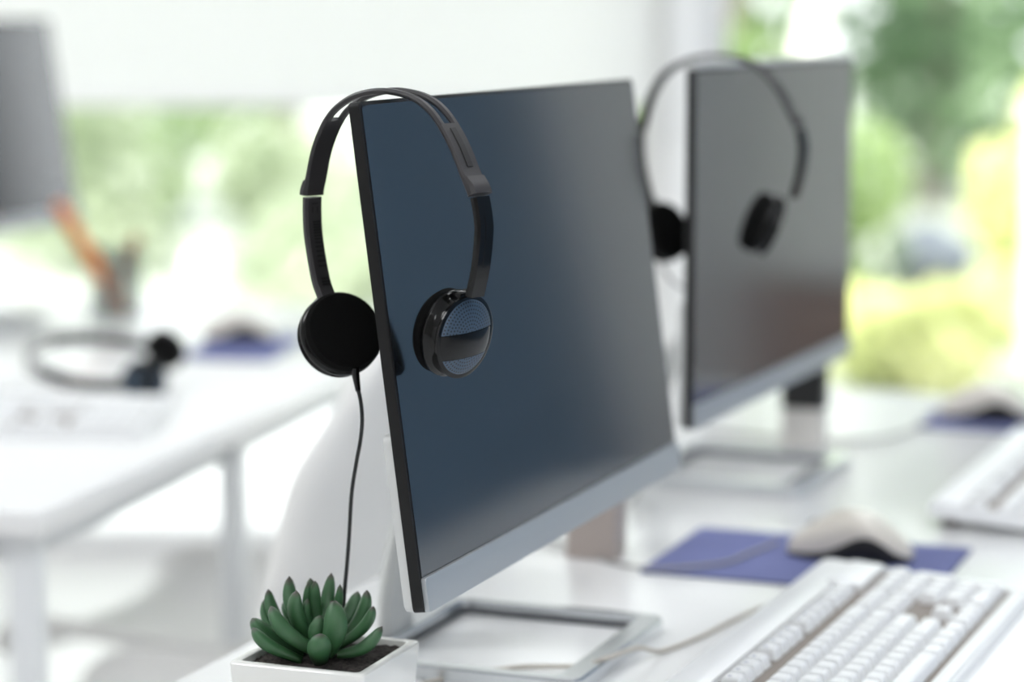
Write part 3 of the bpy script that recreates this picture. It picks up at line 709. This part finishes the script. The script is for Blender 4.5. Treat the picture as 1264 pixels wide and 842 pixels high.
make_chair('white shell chair whose seat shows under the window desk', row(2.74, -1.40, 0), ch)

# ------------------------------------------------------------------ outdoors
b = B(); box(b, (0, 30, -.12), (80, 48.6, .1)); struct('ground', b, 'lawn')
b = B(); prism(b, [(-9, 5.65), (.9, 5.65), (.5, 8.6), (-9, 8.9)], -.072, -.05); struct('path', b, 'path')
def leaves_mesh(name, blobs, count, size, seed):
    rnd = random.Random(seed); verts = []; faces = []
    tot = sum(r[3]**2 for r in blobs)
    for (bx, by_, bz, br, *sq_) in blobs:
        k = int(count*br*br/tot)
        for _ in range(k):
            z = rnd.uniform(-1, 1); a = rnd.uniform(0, 2*math.pi); q_ = math.sqrt(1-z*z)
            d_ = Vector((q_*math.cos(a), q_*math.sin(a), z)); p = Vector((bx, by_, bz))+d_*br*rnd.uniform(.72, 1.05)
            nv = (d_+Vector((rnd.gauss(0, .5), rnd.gauss(0, .5), rnd.gauss(0, .5)))).normalized()
            u = nv.orthogonal().normalized(); u = Matrix.Rotation(rnd.uniform(0, 6.28), 3, nv) @ u; v = nv.cross(u)
            s = size*rnd.uniform(.6, 1.3); i = len(verts)
            verts += [p-u*s, p-v*s*.45+nv*s*.12, p+u*s, p+v*s*.45+nv*s*.12]; faces.append((i, i+1, i+2, i+3))
    me = bpy.data.meshes.new(name); me.from_pydata([tuple(v) for v in verts], [], faces); return me
def core(bm, blobs, k=.74):
    for (bx, by_, bz, br, *_) in blobs:
        bmesh.ops.create_icosphere(bm, subdivisions=2, radius=br*k, matrix=Matrix.Translation((bx, by_, bz)))
def tree(name, label, cat, x, y, h, rad, m, trunk='bark', seed=1, lean=0., low=.25, size=.11, count=3600, group='trees and shrubs outside the window'):
    rnd = random.Random(seed); t = thing(name, label, cat, (x, y, -.07), 0, group)
    blobs = []
    for i in range(13):
        a = rnd.uniform(0, 6.28); f = rnd.random(); z = h*(low+(1-low)*f); rr = rad*(.35+.65*math.sin(math.pi*(.15+.8*f)))
        d_ = rr*.62*math.sqrt(rnd.random()); blobs.append((d_*math.cos(a)+lean*f, d_*math.sin(a), z, rad*rnd.uniform(.32, .5)))
    me = leaves_mesh('crown', blobs, count, size, seed); me.materials.append(M[m])
    o = bpy.data.objects.new('crown', me); C.objects.link(o); o.parent = t
    b = B(); tube(b, [(0, 0, 0), (lean*.2, 0, h*.3), (lean*.6, 0, h*.62), (lean*.8, 0, h*.85)], lambda s: max(.012, rad*.075*(1-.75*s)), 10); obj('trunk', b, trunk, t)
    return t
TREES = [('tree', 'mid green tree seen under the blind behind the pencil cup', 'tree', -2.75, 13.9, 4.6, 1.35, 'leaf_a', 1),
 ('tree', 'bright green tree under the blind left of the sharp headset', 'tree', -.35, 19.4, 5.4, 1.55, 'leaf_b', 2),
 ('tree', 'leafy tree outside behind the pale leaning trunk', 'tree', 1.25, 14.6, 5.0, 1.2, 'leaf_b', 3),
 ('tree', 'deep green tree outside right of the blurred monitor', 'tree', 2.75, 16.2, 5.4, 1.5, 'leaf_d', 4),
 ('tree', 'green tree at the far right beyond the glass', 'tree', 4.3, 12.2, 5.2, 1.3, 'leaf_a', 5)]
TREES += [('tree', 'pale green tree outside filling the gap behind the window desk', 'tree', -1.52, 17.2, 5.0, 1.1, 'leaf_b', 6)]
for (n_, l_, c_, x, y, h, r, m_, s_) in TREES: tree(n_, l_, c_, x, y, h, r, m_, 'bark', s_, low=.06)
SHRUBS = [('low pale yellow shrub outside touching the blurred monitor from behind', 1.27, 9.0, .16, .30, 'leaf_y', 18), ('yellow-green shrub outside above the far end of the long desk', 1.42, 8.3, .22, .34, 'leaf_y', 11), ('tall yellow-green shrub outside at the right picture edge', 2.02, 9.4, .95, .36, 'leaf_y', 12),
 ('green shrub outside just right of the blurred monitor', 1.22, 9.8, .75, .5, 'leaf_b', 13), ('pale green shrub outside above the window sill', -1.15, 12.3, .60, .55, 'leaf_p', 14),
 ('pale grey-green shrub outside behind the pencil cup', -2.1, 11.9, .85, .6, 'leaf_p', 15), ('fresh green shrub outside below the left earcup', -.78, 9.6, .45, .42, 'leaf_p', 16)]
for (l_, x, y, h, r, m_, s_) in SHRUBS: tree('shrub', l_, 'shrub', x, y, h, r, m_, 'bark', s_, 0, .15, .05, 1800)
bt = thing('birch_trunk', 'pale leaning trunk outside above the blurred monitor', 'tree', (1.22, 10.9, -.07), 0)
b = B(); tube(b, catmull([(-.10, 0, 0), (.0, 0, .6), (.12, 0, 1.35), (.33, 0, 2.3), (.5, 0, 3.2)], 5), lambda s: .075*(1-.4*s), 12); obj('trunk', b, 'birch', bt)
me = leaves_mesh('crown', [(.5, 0, 3.1, .5), (.8, .2, 3.4, .5), (.2, -.1, 3.6, .55)], 1500, .09, 31); me.materials.append(M['leaf_b']); o = bpy.data.objects.new('crown', me); C.objects.link(o); o.parent = bt
b = B(); bmesh.ops.create_icosphere(b, subdivisions=3, radius=.19)
for v in b.verts: v.co *= 1+.12*math.sin(v.co.x*19+1)*math.sin(v.co.y*17)+.06*math.sin(v.co.z*31); v.co.z *= .9
o = obj('boulder', b, 'rock', None, 30); o.location = (1.78, 10.6, .14); tag(o, 'blue-grey boulder outside between the shrubs', 'boulder')
for i, (x, y, r, lab) in enumerate([(-1.36, 10.9, .075, 'white globe outside near the mouse of the window desk'), (-.90, 11.0, .06, 'white globe outside left of the hanging headset'), (-.86, 12.9, .065, 'white globe outside at the foot of the bright green tree')]):
    g_ = thing('glint_globe', lab, 'garden globe', (x, y, -.05), 0, 'white globes outside')
    b = B(); bmesh.ops.create_uvsphere(b, u_segments=32, v_segments=20, radius=r, matrix=Matrix.Translation((0, 0, r+.05))); obj('globe', b, 'globe', g_)  # white balls added in place of blurred glints
    b = B(); lathe(b, [(0, 0), (r*.6, 0), (r*.6, .015), (r*.35, .03), (r*.35, .06), (0, .06)], 24); obj('stand', b, 'globe', g_)
pl = thing('garden_planter', 'tall white planter outside at the right picture edge', 'planter', (1.98, 8.5, -.07), .1)
b = B(); prism(b, rrect(-.17, .17, -.17, .17, .03), .001, .92, .015, 2); obj('box', b, 'planter', pl)
b = B(); box(b, (0, 0, .925), (.38, .38, .05), .01); obj('rim', b, 'planter', pl)

# ------------------------------------------------------------------ light
w = bpy.data.worlds.new('sky'); bpy.context.scene.world = w; w.use_nodes = True
bg = w.node_tree.nodes['Background']; bg.inputs['Color'].default_value = (.95, .965, 1.0, 1); bg.inputs['Strength'].default_value = 2.05
s = bpy.data.lights.new('sun', 'SUN'); s.energy = 5.0; s.angle = math.radians(1.5); s.color = (1, .95, .86)
so = bpy.data.objects.new('sun', s); C.objects.link(so); so.rotation_euler = (math.radians(48), 0, math.radians(-28))
for i, (x, y) in enumerate(((-1.6, 3.9), (1.2, 3.9), (-1.6, 1.4), (1.2, 1.4), (-.2, -1.2))):  # unseen area lamps added under the ceiling as interior fill
    l = bpy.data.lights.new('ceiling_fill', 'AREA'); l.shape = 'RECTANGLE'; l.size = 1.2; l.size_y = .6; l.energy = 13; l.color = (.96, .98, 1)
    lo = bpy.data.objects.new('ceiling_fill', l); C.objects.link(lo); lo.location = (x, y, 2.78)

# ------------------------------------------------------------------ camera
F = 3060.65
cam = bpy.data.cameras.new('camera'); co = bpy.data.objects.new('camera', cam); C.objects.link(co)
cam.sensor_width = 36; cam.lens = F*36/1264; cam.clip_start = .05; cam.clip_end = 200
co.location = (0, 0, .4818+DZ)
co.rotation_mode = 'QUATERNION'
co.rotation_quaternion = (Matrix.Rotation(math.pi/2-.1346, 4, 'X') @ Matrix.Rotation(.001878, 4, 'Z')).to_quaternion()
cam.dof.use_dof = True; cam.dof.focus_distance = 1.585; cam.dof.aperture_fstop = 2.9
sc = bpy.context.scene; sc.camera = co
sc.view_settings.view_transform = 'Standard'; sc.view_settings.look = 'None'; sc.view_settings.exposure = .80; sc.view_settings.gamma = 1
sc.view_settings.use_curve_mapping = False
sc.cycles.use_denoising = True
sc.cycles.max_bounces = 8; sc.cycles.transparent_max_bounces = 8; sc.cycles.sample_clamp_indirect = 6
sc.cycles.caustics_reflective = False; sc.cycles.caustics_refractive = False
